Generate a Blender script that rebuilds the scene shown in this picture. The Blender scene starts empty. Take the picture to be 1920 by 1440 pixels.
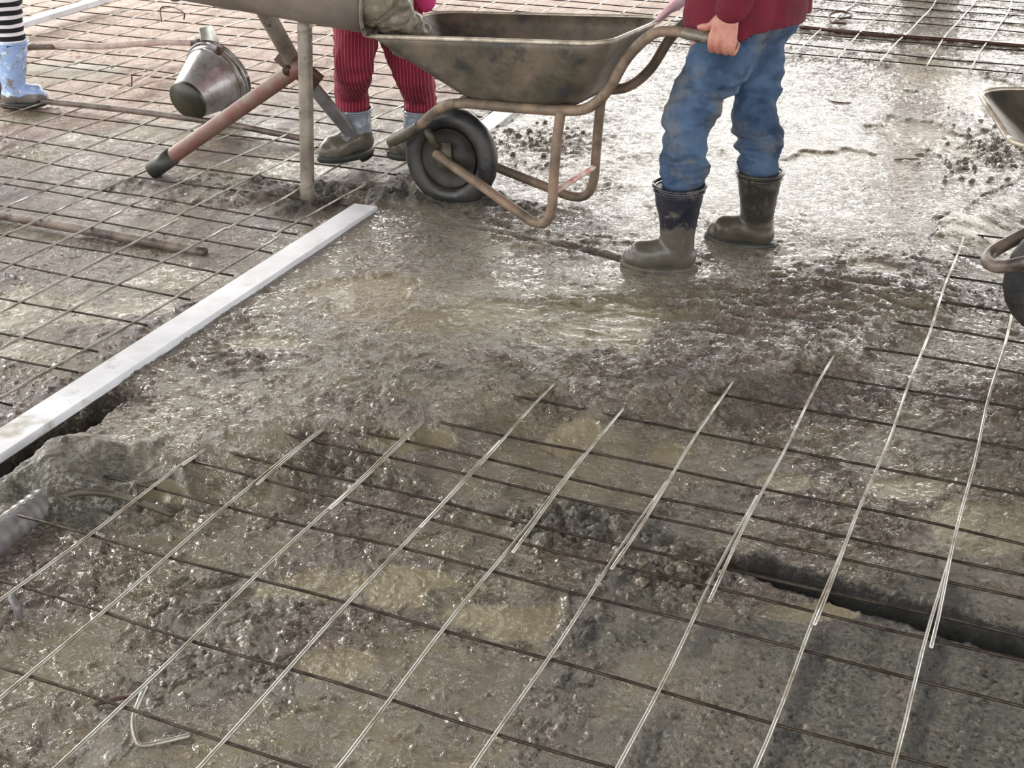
import bpy, math, random
import numpy as np
from mathutils import Vector, Matrix, noise as mnoise
random.seed(7); rng = np.random.RandomState(11)
sc = bpy.context.scene
COL = sc.collection
PI = math.pi

# ------------------------------------------------------------------ camera
F = 2499.4; PT = 0.464; H = 1.477
cam = bpy.data.cameras.new('camera'); camo = bpy.data.objects.new('camera', cam); COL.objects.link(camo)
camo.location = (0, 0, H); camo.rotation_euler = (PI/2 - PT, 0, 0)
cam.sensor_width = 36; cam.lens = F/1920*36; cam.clip_start = .05; cam.clip_end = 200
sc.camera = camo
sc.view_settings.view_transform = 'Standard'; sc.view_settings.look = 'None'
sc.view_settings.gamma = 1; sc.view_settings.use_curve_mapping = False
sc.view_settings.exposure = 0.06

# ------------------------------------------------------------------ world: overcast daylight, brightest low over the open side
w = bpy.data.worlds.new('world'); sc.world = w; w.use_nodes = True
nt = w.node_tree; nt.nodes.clear()
out = nt.nodes.new('ShaderNodeOutputWorld'); bg = nt.nodes.new('ShaderNodeBackground')
tc = nt.nodes.new('ShaderNodeTexCoord'); sp = nt.nodes.new('ShaderNodeSeparateXYZ')
rp = nt.nodes.new('ShaderNodeValToRGB'); rp.color_ramp.interpolation = 'EASE'
e = rp.color_ramp.elements
e[0].position = 0.25; e[0].color = (.62, .61, .60, 1)
e[1].position = 0.95; e[1].color = (1, .965, .91, 1)
mp = nt.nodes.new('ShaderNodeMapRange'); mp.inputs[1].default_value = -1; mp.inputs[2].default_value = 1
nt.links.new(tc.outputs['Generated'], sp.inputs[0]); nt.links.new(sp.outputs['Y'], mp.inputs[0])
nt.links.new(mp.outputs[0], rp.inputs[0]); nt.links.new(rp.outputs[0], bg.inputs[0])
bg.inputs[1].default_value = 5.0
nt.links.new(bg.outputs[0], out.inputs[0])

sun = bpy.data.lights.new('sun', 'SUN'); sun.energy = 2.2; sun.angle = math.radians(9); sun.color = (1, .96, .9)
suno = bpy.data.objects.new('sun', sun); COL.objects.link(suno)
sd = Vector((.62, -.60, -.40)).normalized()
suno.rotation_euler = sd.to_track_quat('-Z', 'Y').to_euler(); suno.location = (-6, 8, 5)

# ------------------------------------------------------------------ helpers
def ray(px, py):
    return np.array([(px-960)/F, math.cos(PT)+(720-py)/F*math.sin(PT), -math.sin(PT)+(720-py)/F*math.cos(PT)])
def G(px, py, z=0.0):                       # a point of the picture on the level z
    d = ray(px, py); return Vector(np.array([0, 0, H]) + d*((z-H)/d[2]))
def PD(px, py, y):                          # a point of the picture at the distance y
    d = ray(px, py); return Vector(np.array([0, 0, H]) + d*(y/d[1]))
AD = np.array([.401, .916]); BD = np.array([.916, -.401])
def gw(a, b, z=0.0):                        # reinforcement grid coordinates (cells of 20 cm) to the world
    p = (a+1.37)*.2*BD + b*.2*AD; return Vector((p[0], p[1], z))

def tag(o, label=None, cat=None, group=None, kind=None):
    if label: o['label'] = label
    if cat: o['category'] = cat
    if group: o['group'] = group
    if kind: o['kind'] = kind
    return o
def thing(name, label, cat, loc=(0, 0, 0), group=None):
    o = bpy.data.objects.new(name, None); COL.objects.link(o); o.empty_display_size = .05
    o.location = loc
    return tag(o, label, cat, group)
def link(name, me, mat, parent=None, smooth=True):
    o = bpy.data.objects.new(name, me); COL.objects.link(o)
    if mat: me.materials.clear(); me.materials.append(mat)
    if smooth: me.polygons.foreach_set('use_smooth', [True]*len(me.polygons))
    if parent is not None:
        o.parent = parent
        o.matrix_parent_inverse = Matrix.Translation(-Vector(parent.location))
    return o

class MB:
    def __init__(s): s.v = []; s.f = []
    def add(s, v, f):
        n = len(s.v); s.v += [tuple(p) for p in v]; s.f += [tuple(i+n for i in q) for q in f]; return s
    def mesh(s, name='m'):
        me = bpy.data.meshes.new(name); me.from_pydata(s.v, [], s.f); me.update(); return me
    def build(s, name, mat, parent=None, smooth=True):
        return link(name, s.mesh(name), mat, parent, smooth)
    def rings(s, rs, cap=True):
        n = len(rs[0]); v = [p for r in rs for p in r]; f = []
        for i in range(len(rs)-1):
            for k in range(n):
                a = i*n+k; b = i*n+(k+1) % n; f.append((a, b, b+n, a+n))
        if cap: f.append(tuple(range(n-1, -1, -1))); f.append(tuple(range((len(rs)-1)*n, len(rs)*n)))
        return s.add(v, f)
    def tube(s, pts, r, n=8, cap=True, round_=False, ref=None, flat=None):
        P = [Vector(p) for p in pts]; m = len(P)
        R = [r]*m if not hasattr(r, '__len__') else list(r)
        if round_:
            d0 = (P[0]-P[1]).normalized(); d1 = (P[-1]-P[-2]).normalized(); a, b = [], []
            for t in (1.35, .95, .45):
                a.append((P[0]+d0*R[0]*math.sin(t), R[0]*max(math.cos(t), .05)))
                b.append((P[-1]+d1*R[-1]*math.sin(t), R[-1]*max(math.cos(t), .05)))
            b.reverse()
            P = [q[0] for q in a]+P+[q[0] for q in b]; R = [q[1] for q in a]+R+[q[1] for q in b]; m = len(P)
        T = [(P[min(i+1, m-1)]-P[max(i-1, 0)]).normalized() for i in range(m)]
        u = Vector(ref) if ref is not None else (Vector((0, 0, 1)) if abs(T[0].z) < .9 else Vector((0, 1, 0)))
        rs = []
        for i in range(m):
            u = (u-T[i]*u.dot(T[i])); u = u.normalized() if u.length > 1e-6 else T[i].orthogonal().normalized()
            v = T[i].cross(u); fl = flat[min(max(i-3, 0), len(flat)-1)] if (flat and round_) else (flat[i] if flat else 1)
            rs.append([P[i]+(u*math.cos(2*PI*k/n)+v*fl*math.sin(2*PI*k/n))*R[i] for k in range(n)])
        return s.rings(rs, cap)
    def box(s, c, x, y, z, bev=0.0):        # centre, three half-axis vectors
        c, x, y, z = map(Vector, (c, x, y, z)); v = []
        for k in (-1, 1):
            for i, j in ((-1, -1), (1, -1), (1, 1), (-1, 1)): v.append(c+x*i+y*j+z*k)
        return s.add(v, [(0, 3, 2, 1), (4, 5, 6, 7), (0, 1, 5, 4), (1, 2, 6, 5), (2, 3, 7, 6), (3, 0, 4, 7)])

def cr(pts, n=6):                           # Catmull-Rom through points (any dimension)
    P = [np.array(p, float) for p in pts]; P = [2*P[0]-P[1]]+P+[2*P[-1]-P[-2]]; o = []
    for i in range(1, len(P)-2):
        for k in range(n):
            t = k/n; a, b, c, d = P[i-1:i+3]
            o.append(.5*((2*b)+(c-a)*t+(2*a-5*b+4*c-d)*t*t+(3*b-a-3*c+d)*t**3))
    o.append(P[-2]); return o
def crr(pts, rad, n=5):
    q = cr([tuple(p)+(r,) for p, r in zip(pts, rad)], n)
    return [Vector(x[:3]) for x in q], [float(x[3]) for x in q]
def fuse(mb, voxel, smooth=4, disp=None, fac=.5):
    me = mb.mesh('tmp'); o = bpy.data.objects.new('tmp', me); COL.objects.link(o)
    m = o.modifiers.new('r', 'REMESH'); m.mode = 'VOXEL'; m.voxel_size = voxel
    if smooth:
        q = o.modifiers.new('s', 'SMOOTH'); q.iterations = smooth; q.factor = fac
    dg = bpy.context.evaluated_depsgraph_get()
    r = bpy.data.meshes.new_from_object(o.evaluated_get(dg))
    bpy.data.objects.remove(o); bpy.data.meshes.remove(me)
    if disp:
        co = [v.co.copy() for v in r.vertices]; no = [v.normal.copy() for v in r.vertices]
        for v, c, n in zip(r.vertices, co, no): v.co = c+n*disp(c, n)
        r.update()
    return r

# numpy gradient noise
_perm = rng.permutation(4096)
_ga = rng.rand(4096)*2*PI; _gx = np.cos(_ga); _gy = np.sin(_ga)
def pn(x, y):
    xi = np.floor(x).astype(np.int64); yi = np.floor(y).astype(np.int64); xf = x-xi; yf = y-yi
    def g(i, j, dx, dy):
        h = _perm[(_perm[i & 4095]+j) & 4095]; return _gx[h]*dx+_gy[h]*dy
    u = xf**3*(xf*(xf*6-15)+10); v = yf**3*(yf*(yf*6-15)+10)
    a = g(xi, yi, xf, yf); b = g(xi+1, yi, xf-1, yf); c = g(xi, yi+1, xf, yf-1); d = g(xi+1, yi+1, xf-1, yf-1)
    return ((a+(b-a)*u)+((c+(d-c)*u)-(a+(b-a)*u))*v)*1.5
def fbm(x, y, o=4, s=1.0):
    r = 0; a = 1; 
    for k in range(o): r = r+a*pn(x*s+17.3*k, y*s-9.1*k); a *= .5; s *= 2.03
    return r
def sst(e0, e1, x):
    t = np.clip((x-e0)/(e1-e0), 0, 1); return t*t*(3-2*t)

# ------------------------------------------------------------------ materials
MATS = {}
def srgb(c): return tuple((x/255/12.92 if x/255 <= .04045 else ((x/255+.055)/1.055)**2.4) for x in c)+(1,)
def pm(name, c1, c2=None, scale=8, rough=.6, metal=0, bump=.0, bscale=60, lo=.4, hi=.62, c3=None, c3scale=30, c3lo=.6, c3hi=.66,
       rough2=None, coat=0, detail=6, extra=None):
    m = bpy.data.materials.new(name); m.use_nodes = True; N = m.node_tree.nodes; L = m.node_tree.links
    b = N['Principled BSDF']; b.inputs['Metallic'].default_value = metal; b.inputs['Roughness'].default_value = rough
    b.inputs['Coat Weight'].default_value = coat; b.inputs['Coat Roughness'].default_value = .15
    t = N.new('ShaderNodeTexCoord')
    col = None
    def mixn(src, colb, sc_, l, h):
        n = N.new('ShaderNodeTexNoise'); n.inputs['Scale'].default_value = sc_; n.inputs['Detail'].default_value = detail
        n.inputs['Roughness'].default_value = .65
        L.new(t.outputs['Object'], n.inputs['Vector'])
        r = N.new('ShaderNodeMapRange'); r.inputs[1].default_value = l; r.inputs[2].default_value = h; L.new(n.outputs[0], r.inputs[0])
        x = N.new('ShaderNodeMix'); x.data_type = 'RGBA'; L.new(r.outputs[0], x.inputs[0])
        if hasattr(src, 'links'): L.new(src, x.inputs[6])
        else: x.inputs[6].default_value = src
        x.inputs[7].default_value = colb
        return x.outputs[2], r.outputs[0]
    src = srgb(c1); b.inputs['Base Color'].default_value = src
    if c2:
        src, f = mixn(src, srgb(c2), scale, lo, hi)
        if rough2 is not None:
            q = N.new('ShaderNodeMapRange'); q.inputs[3].default_value = rough; q.inputs[4].default_value = rough2
            L.new(f, q.inputs[0]); L.new(q.outputs[0], b.inputs['Roughness'])
    if c3: src, _ = mixn(src, srgb(c3), c3scale, c3lo, c3hi)
    if hasattr(src, 'links'): L.new(src, b.inputs['Base Color'])
    if bump:
        n = N.new('ShaderNodeTexNoise'); n.inputs['Scale'].default_value = bscale; n.inputs['Detail'].default_value = 5
        L.new(t.outputs['Object'], n.inputs['Vector'])
        bp = N.new('ShaderNodeBump'); bp.inputs['Strength'].default_value = bump; bp.inputs['Distance'].default_value = .004
        L.new(n.outputs[0], bp.inputs['Height']); L.new(bp.outputs[0], b.inputs['Normal'])
    MATS[name] = m
    return m
M_wire = pm('galvanised wire', (196, 195, 190), (138, 130, 118), 9, .30, .7, rough2=.5, bump=.2, bscale=200)
M_cross = pm('backlit dark wire', (74, 66, 58), (44, 36, 30), 18, .42, .7, rough2=.6, bump=.3, bscale=150)  # cross wires coloured dark to show them backlit; same galvanised wire
M_rust = pm('rusty steel', (92, 62, 48), (56, 44, 38), 30, .6, .3, bump=.3)
M_white = pm('white painted board', (222, 225, 232), (206, 208, 214), 10, .42, 0, c3=(164, 160, 150), c3scale=7, c3lo=.54, c3hi=.68, bump=.1)
M_dark = pm('dark rubber', (34, 34, 36), (52, 50, 46), 9, .35, 0, bump=.3, rough2=.6, c3=(104, 98, 84), c3scale=12, c3lo=.66, c3hi=.76)
M_tray = pm('mud coated tray', (74, 71, 60), (122, 108, 96), 5, .5, .1, bump=.6, bscale=30, c3=(52, 54, 58), c3scale=7, c3lo=.55, c3hi=.66, rough2=.4)
M_traylip = pm('wet rim', (205, 196, 180), (150, 140, 126), 20, .35, .3, bump=.3)
M_frame = pm('muddy tan tube', (138, 116, 98), (94, 82, 70), 11, .6, .1, bump=.5, bscale=45, c3=(84, 76, 62), c3scale=9, c3lo=.5, c3hi=.62)
M_chute = pm('grey steel chute', (150, 139, 130), (124, 114, 106), 5, .45, .3, bump=.25, bscale=30)
M_post = pm('grey steel leg', (150, 142, 132), (112, 102, 92), 9, .45, .4, bump=.3, c3=(74, 70, 60), c3scale=20, c3lo=.58, c3hi=.66)
M_redleg = pm('reddish muddy leg', (122, 98, 90), (112, 66, 58), 4, .5, .1, bump=.4, c3=(120, 110, 96), c3scale=11, c3lo=.5, c3hi=.64)
M_foot = pm('black rubber foot', (40, 44, 42), (60, 62, 56), 20, .5)
M_bucket = pm('wet metal pail', (176, 176, 178), (120, 115, 108), 9, .28, .45, bump=.6, bscale=22, rough2=.45, c3=(110, 104, 90), c3scale=7, c3lo=.52, c3hi=.66)
M_bbase = pm('pail base', (44, 44, 34), (62, 60, 46), 12, .4)
M_wood = pm('worn wooden handle', (226, 210, 204), (186, 166, 156), 14, .55, 0, bump=.3, c3=(110, 92, 80), c3scale=9, c3lo=.55, c3hi=.7)
M_blade = pm('pale blade', (186, 192, 188), (140, 140, 130), 12, .4, .3)
M_conc = pm('fresh concrete', (128, 119, 106), (94, 87, 76), 12, .32, 0, bump=1.0, bscale=40, c3=(140, 132, 116), c3scale=26, c3lo=.52, c3hi=.66, rough2=.55)
M_skin = pm('skin', (186, 132, 114), (166, 106, 90), 18, .5, 0, bump=.1, c3=(160, 120, 104), c3scale=30, c3lo=.6, c3hi=.75)
M_hair = pm('hair', (24, 20, 18), (36, 30, 26), 40, .5)
M_jeans = pm('blue jeans', (72, 96, 126), (34, 54, 82), 7, .85, 0, bump=.5, bscale=120, c3=(104, 102, 96), c3scale=8, c3lo=.50, c3hi=.70)
M_maroon = pm('maroon knit', (104, 14, 38), (80, 10, 30), 6, .9, 0, bump=.4, bscale=160)
M_pink = pm('pink cloth', (214, 66, 128), (180, 44, 104), 6, .85, 0, bump=.3)
M_bboot = pm('pale blue boot', (158, 180, 220), (128, 148, 190), 6, .3, 0, c3=(120, 120, 118), c3scale=8, c3lo=.56, c3hi=.68, bump=.15)
M_pipe = pm('muddy pipe', (122, 108, 98), (84, 72, 64), 10, .4, 0, bump=.4, c3=(60, 52, 46), c3scale=8, c3lo=.5, c3hi=.6)
M_gpipe = pm('grey plastic pipe', (122, 120, 122), (96, 92, 92), 10, .4, 0, bump=.3)
M_ceil = pm('raw concrete ceiling', (120, 116, 108), (104, 100, 94), 2, .9)
M_brick = pm('reddish render', (176, 104, 88), (160, 92, 78), 5, .8)
M_glove = pm('pale pink glove', (240, 206, 212), (226, 186, 196), 12, .7, bump=.2)
M_hub = pm('black muddy hub', (26, 26, 25), (48, 44, 38), 14, .6, .1)
M_guard = pm('dark muddy tube', (74, 70, 54), (54, 50, 40), 12, .5, 0, bump=.8, bscale=40)
M_pinkpaint = pm('pink white paint', (214, 196, 186), (190, 120, 116), 16, .5, lo=.45, hi=.55)

def boot_mat(name, dark, mud, zlev):       # splashed mud up to about zlev on a rubber boot
    m = pm(name, dark, tuple(min(255, int(x*1.5)) for x in dark), 30, .32, 0, bump=.3, lo=.55, hi=.7)
    N = m.node_tree.nodes; L = m.node_tree.links; b = N['Principled BSDF']
    src = b.inputs['Base Color'].links[0].from_socket
    t = N.new('ShaderNodeTexCoord'); s = N.new('ShaderNodeSeparateXYZ'); L.new(t.outputs['Object'], s.inputs[0])
    n = N.new('ShaderNodeTexNoise'); n.inputs['Scale'].default_value = 14; L.new(t.outputs['Object'], n.inputs['Vector'])
    a = N.new('ShaderNodeMath'); a.operation = 'MULTIPLY_ADD'; a.inputs[1].default_value = .10; L.new(n.outputs[0], a.inputs[0]); L.new(s.outputs['Z'], a.inputs[2])
    r = N.new('ShaderNodeMapRange'); r.inputs[1].default_value = zlev+.05; r.inputs[2].default_value = zlev+.056
    r.inputs[3].default_value = 1; r.inputs[4].default_value = 0; L.new(a.outputs[0], r.inputs[0])
    x = N.new('ShaderNodeMix'); x.data_type = 'RGBA'; L.new(r.outputs[0], x.inputs[0]); L.new(src, x.inputs[6]); x.inputs[7].default_value = srgb(mud)
    n2 = N.new('ShaderNodeTexNoise'); n2.inputs['Scale'].default_value = 22; n2.inputs['Detail'].default_value = 8; n2.inputs['Roughness'].default_value = .7
    L.new(t.outputs['Object'], n2.inputs['Vector'])
    r2 = N.new('ShaderNodeMapRange'); r2.inputs[1].default_value = .53; r2.inputs[2].default_value = .62; L.new(n2.outputs[0], r2.inputs[0])
    y = N.new('ShaderNodeMix'); y.data_type = 'RGBA'; L.new(r2.outputs[0], y.inputs[0]); L.new(x.outputs[2], y.inputs[6]); y.inputs[7].default_value = srgb(tuple(int(v*1.18) for v in mud))
    L.new(y.outputs[2], b.inputs['Base Color'])
    return m
M_boot = boot_mat('muddy black boot', (32, 34, 44), (80, 77, 70), .150)
M_boot2 = boot_mat('muddy dark boot', (48, 46, 42), (70, 66, 56), .10)
M_boot3 = boot_mat('muddy blue grey boot', (130, 140, 152), (92, 88, 78), .10)
M_boot1 = boot_mat('pale blue boot muddy toe', (150, 175, 220), (112, 108, 104), .035)

def stripes(name, ca, cb, axis, scale, thin, rough=.9, third=None):
    m = bpy.data.materials.new(name); m.use_nodes = True; N = m.node_tree.nodes; L = m.node_tree.links; b = N['Principled BSDF']
    b.inputs['Roughness'].default_value = rough
    t = N.new('ShaderNodeTexCoord'); wv = N.new('ShaderNodeTexWave'); wv.bands_direction = axis; wv.inputs['Scale'].default_value = scale
    wv.inputs['Distortion'].default_value = .6; wv.inputs['Detail'].default_value = 1
    L.new(t.outputs['Object'], wv.inputs['Vector'])
    r = N.new('ShaderNodeValToRGB'); r.color_ramp.interpolation = 'CONSTANT'
    r.color_ramp.elements[0].color = srgb(ca); r.color_ramp.elements[1].position = thin; r.color_ramp.elements[1].color = srgb(cb)
    if third:
        q = r.color_ramp.elements.new(.3); q.color = srgb(third)
    L.new(wv.outputs[0], r.inputs[0]); L.new(r.outputs[0], b.inputs['Base Color'])
    return m
M_pin = stripes('red pinstriped cloth', (112, 20, 40), (168, 70, 92), 'X', 26, .90)
M_strip = stripes('black and white striped cloth', (18, 18, 26), (226, 226, 232), 'Z', 9, .62, third=(30, 32, 44))

def ground_mat():
    m = bpy.data.materials.new('wet concrete ground'); m.use_nodes = True; N = m.node_tree.nodes; L = m.node_tree.links; b = N['Principled BSDF']
    t = N.new('ShaderNodeTexCoord')
    at = N.new('ShaderNodeAttribute'); at.attribute_name = 'zone'; s = N.new('ShaderNodeSeparateColor'); L.new(at.outputs['Color'], s.inputs[0])
    at2 = N.new('ShaderNodeAttribute'); at2.attribute_name = 'zone2'; s2 = N.new('ShaderNodeSeparateColor'); L.new(at2.outputs['Color'], s2.inputs[0])
    def noise(sc_, det=6, dist=0, rough=.6):
        n = N.new('ShaderNodeTexNoise'); n.inputs['Scale'].default_value = sc_; n.inputs['Detail'].default_value = det
        n.inputs['Distortion'].default_value = dist; n.inputs['Roughness'].default_value = rough; L.new(t.outputs['Object'], n.inputs['Vector']); return n.outputs[0]
    def mr(x, a, b_, c=0, d=1):
        r = N.new('ShaderNodeMapRange'); r.inputs[1].default_value = a; r.inputs[2].default_value = b_; r.inputs[3].default_value = c; r.inputs[4].default_value = d
        L.new(x, r.inputs[0]); return r.outputs[0]
    def mix(f, a, b_):
        x = N.new('ShaderNodeMix'); x.data_type = 'RGBA'; L.new(f, x.inputs[0])
        for i, v in ((6, a), (7, b_)):
            if hasattr(v, 'links'): L.new(v, x.inputs[i])
            else: x.inputs[i].default_value = srgb(v)
        return x.outputs[2]
    def mth(op, a, b_):
        x = N.new('ShaderNodeMath'); x.operation = op
        for i, v in ((0, a), (1, b_)):
            if hasattr(v, 'links'): L.new(v, x.inputs[i])
            else: x.inputs[i].default_value = v
        return x.outputs[0]
    c = mix(mr(noise(3.2, 5, .6), .42, .6), (112, 99, 91), (120, 110, 92))      # taupe mud / olive slurry
    c = mix(mr(noise(26, 7, .5, .7), .50, .68), c, (156, 149, 136))
    c = mix(mr(noise(85, 6, .3, .75), .60, .68), c, (46, 40, 36))
    c = mix(mr(noise(70, 6, .6, .75), .61, .68), c, (186, 180, 166))
    clay = mix(mr(noise(2.4, 5, .4), .42, .62), (104, 88, 80), (126, 116, 90))
    clay = mix(mr(noise(45, 7, .3, .75), .56, .72), clay, (58, 48, 42))
    c = mix(s2.outputs[2], c, mix(mr(noise(5, 6, .8), .40, .62), (128, 119, 97), (114, 104, 90)))
    c = mix(s.outputs[2], c, clay)
    sand = mix(mr(noise(40, 8, .2, .8), .42, .62), (86, 85, 74), (112, 109, 96))
    sand = mix(mr(noise(110, 6, 0, .8), .54, .62), sand, (40, 39, 34))
    sand = mix(mr(noise(9, 8, .4, .7), .50, .66), sand, (120, 110, 98))
    c = mix(s.outputs[0], c, sand)
    c = mix(s2.outputs[0], c, (22, 21, 18))                                            # damp silt, plus shade painted into joint, hollow and heap
    c = mix(s2.outputs[1], c, (196, 160, 140))                                         # pale dry clay blinding
    c = mix(s.outputs[1], c, mix(mr(noise(4, 3), .4, .6), (134, 125, 101), (122, 113, 92)))   # muddy water
    L.new(c, b.inputs['Base Color'])
    r = mr(noise(9, 4), .35, .65, .05, .20)
    ro = N.new('ShaderNodeMix'); L.new(s.outputs[0], ro.inputs[0]); L.new(r, ro.inputs[2]); ro.inputs[3].default_value = .62
    ml = N.new('ShaderNodeMath'); ml.operation = 'MULTIPLY_ADD'; ml.inputs[1].default_value = .20; L.new(s.outputs[2], ml.inputs[0]); L.new(ro.outputs[0], ml.inputs[2])
    ro2 = N.new('ShaderNodeMix'); L.new(s.outputs[1], ro2.inputs[0]); L.new(ml.outputs[0], ro2.inputs[2]); ro2.inputs[3].default_value = .16
    ro3 = N.new('ShaderNodeMix'); L.new(s2.outputs[1], ro3.inputs[0]); L.new(ro2.outputs[0], ro3.inputs[2]); ro3.inputs[3].default_value = .5
    ro4 = N.new('ShaderNodeMix'); L.new(s2.outputs[0], ro4.inputs[0]); L.new(ro3.outputs[0], ro4.inputs[2]); ro4.inputs[3].default_value = .8
    L.new(ro4.outputs[0], b.inputs['Roughness'])
    b.inputs['Specular IOR Level'].default_value = 1.0
    h1 = noise(34, 5, .5, .65); h2 = noise(110, 5, .2, .7)
    hh = mth('ADD', mth('MULTIPLY', mr(h1, .50, .68), 1.1), mth('MULTIPLY', mr(h2, .50, .72), .75))
    inv = mth('MULTIPLY', mth('SUBTRACT', 1.0, mth('MULTIPLY', s.outputs[1], .86)), mth('SUBTRACT', 1.0, mth('MULTIPLY', s2.outputs[2], .35)))
    bp = N.new('ShaderNodeBump'); bp.inputs['Distance'].default_value = .0085; L.new(mth('MULTIPLY', hh, inv), bp.inputs['Height'])
    bp.inputs['Strength'].default_value = 1.0
    L.new(bp.outputs[0], b.inputs['Normal'])
    return m
M_ground = ground_mat()

# ------------------------------------------------------------------ ground
NC, NR = 1120, 1220
def seg(x, y, p, q):                        # distance to a segment and position along it
    px, py = p; dx, dy = q[0]-px, q[1]-py; l2 = dx*dx+dy*dy
    t = np.clip(((x-px)*dx+(y-py)*dy)/l2, 0, 1)
    return np.hypot(x-px-t*dx, y-py-t*dy), t, ((x-px)*dy-(y-py)*dx)/math.sqrt(l2)
def gxy(px, py, z=0): g = G(px, py, z); return (g.x, g.y)
def blob(x, y, px, py, rx, ry, ang=0.0, soft=.35, warp=.25, seed=0):
    c = gxy(px, py); ca, sa = math.cos(ang), math.sin(ang); u = ((x-c[0])*ca+(y-c[1])*sa)/rx; v = (-(x-c[0])*sa+(y-c[1])*ca)/ry
    d = np.hypot(u, v)+warp*fbm(x*6+seed, y*6, 3)
    return 1-sst(1-soft, 1+soft*.3, d)
def polyside(x, y, pts):                    # signed distance to an open polyline, positive on its far (left of travel) side
    best = None
    for p, q in zip(pts[:-1], pts[1:]):
        d, t, s = seg(x, y, p, q); sg = -np.sign(s)*d
        best = sg if best is None else np.where(np.abs(sg) < np.abs(best), sg, best)
    return best
EDGE = [gxy(-500, 1010), gxy(60, 890), gxy(250, 850), gxy(587, 812), gxy(800, 772), gxy(1035, 722), gxy(1150, 770), gxy(1360, 715), gxy(1560, 640), gxy(1700, 520), gxy(1795, 400), gxy(2000, 300), gxy(2500, 100)]
PUD = [(1065, 800, .085, .06), (945, 1130, .12, .07), (735, 1060, .16, .07), (560, 1060, .10, .05), (1870, 975, .14, .10), (1690, 900, .10, .07),
       (1270, 820, .07, .06), (1150, 620, .22, .16), (880, 600, .25, .12), (700, 560, .2, .16), (1500, 1108, .10, .03), (470, 650, .12, .05),
       (1880, 440, .22, .20), (1765, 150, .26, .60), (1745, 265, .20, .28), (1570, 300, .18, .09), (1640, 505, .1, .05), (1480, 880, .07, .05), (760, 820, .12, .05), (300, 905, .05, .035), (620, 1210, .10, .06)]
PUDL = [(60, 560, .28, .16), (330, 500, .16, .13), (60, 640, .10, .07), (300, 235, .35, .18), (120, 120, .3, .25), (250, 560, .12, .10), (500, 300, .3, .18), (420, 230, .25, .2), (40, 210, .2, .1)]
def height(x, y):
    a = (x*BD[0]+y*BD[1])/.2-1.37; b = (x*AD[0]+y*AD[1])/.2
    wx = x+.05*fbm(x*3, y*3, 3); wy = y+.05*fbm(x*3+40, y*3+7, 3)
    ed = polyside(wx, wy, EDGE)
    z = -.046+.058*sst(-.22, .03, ed)
    # mesh zone at the right lies nearer the mortar
    rs = sst(.55, 1.1, x)*sst(1.9, 2.3, y); z = np.where(ed < 0.03, z+rs*.022*(1-sst(-.1, .03, ed)), z)
    z = z+.010*sst(.2, 1.0, b/40)*(ed > 0)
    left = sst(-11.9, -12.35, a+.12*fbm(x*5, y*5, 2))
    zl = -.034+.012*fbm(x*1.6+9, y*1.6, 3)
    z = z*(1-left)+zl*left
    # texture
    wu = x+.03*fbm(x*9, y*9, 3); wv = y+.03*fbm(x*9+5, y*9+3, 3)
    n1 = fbm(x*4, y*4, 3); n2 = 1-np.abs(fbm(wu*14, wv*19, 4)); n3 = fbm(wu*45, wv*45, 3); n4 = fbm(x*110, y*110, 2)
    rough = .5+.5*np.clip(fbm(x*2.2+30, y*2.2, 3)*1.6, -1, 1)
    spk = np.clip(fbm(wu*30+4, wv*34, 3)-.12, 0, 1)          # scattered small lumps in otherwise smooth slurry
    sp0 = sst(.0, .45, x-(y-1.9)*.3)*(1-sst(1.95, 2.25, y))
    tex = .005*n1+(.0014+.0052*rough)*(n2-.7)+(.0003+.0022*rough)*n3+.0005*n4+.012*spk*(1-.72*sst(2.9, 3.7, y))
    slur = sst(-.12, .30, fbm(x*2.1+55, y*2.1+21, 3)+.22*fbm(x*11, y*11, 3))
    smo = np.clip(.75*slur+.85*blob(x, y, 850, 590, .75, .45, .2, .5, .4, 71)+.9*blob(x, y, 1560, 330, .8, .9, 0, .5, .5, 73), 0, 1)*(1-left)
    z = z+tex*(1-.25*left)*(1-.74*smo)*(1-.55*sp0)+sp0*(.0022*fbm(x*75, y*75, 3)-.006*np.clip(fbm(x*24+8, y*24, 4)-.25, 0, 1))
    # churned ridges in front of the boots and the barrow
    ch = blob(x, y, 1480, 570, .75, .20, -.05, .6, .5, 3)+.8*blob(x, y, 1290, 600, .45, .22, 0, .6, .5, 8)+.7*blob(x, y, 1600, 520, .4, .3, 0, .6, .4, 5)+.7*blob(x, y, 1080, 460, .45, .16, -.35, .6, .5, 2)
    z = z+ch*(.012*(1-np.abs(fbm(x*5+2, y*13+x*3, 4)))**2-.004)
    ch2 = blob(x, y, 1080, 960, .30, .10, -.35, .6, .5, 4)+blob(x, y, 1290, 1060, .14, .10, 0, .6, .5, 6)+.7*blob(x, y, 700, 860, .2, .06, -.3, .6, .5, 12)
    z = z+ch2*(.020*np.clip(fbm(x*22, y*22, 4)+.5, 0, 1.4))
    # heap below the chute, round the trestle legs and the wheel
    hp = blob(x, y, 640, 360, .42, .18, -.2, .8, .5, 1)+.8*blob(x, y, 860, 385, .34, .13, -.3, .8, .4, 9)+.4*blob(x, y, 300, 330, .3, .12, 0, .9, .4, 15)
    z = z+hp*(.022+.020*fbm(x*14+1, y*14, 4))
    rut = blob(x, y, 930, 425, .16, .03, -.75, .8, .3, 20)+blob(x, y, 1060, 470, .4, .022, -.55, .9, .3, 22)
    z = z-rut*.011*(1+fbm(x*15, y*15, 3))
    cl = .5*sst(.2, .6, fbm(x*1.7+3, y*1.7+11, 2))*left
    z = z+cl*.014*np.clip(fbm(x*30, y*30, 4)+.2, 0, 1)
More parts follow.
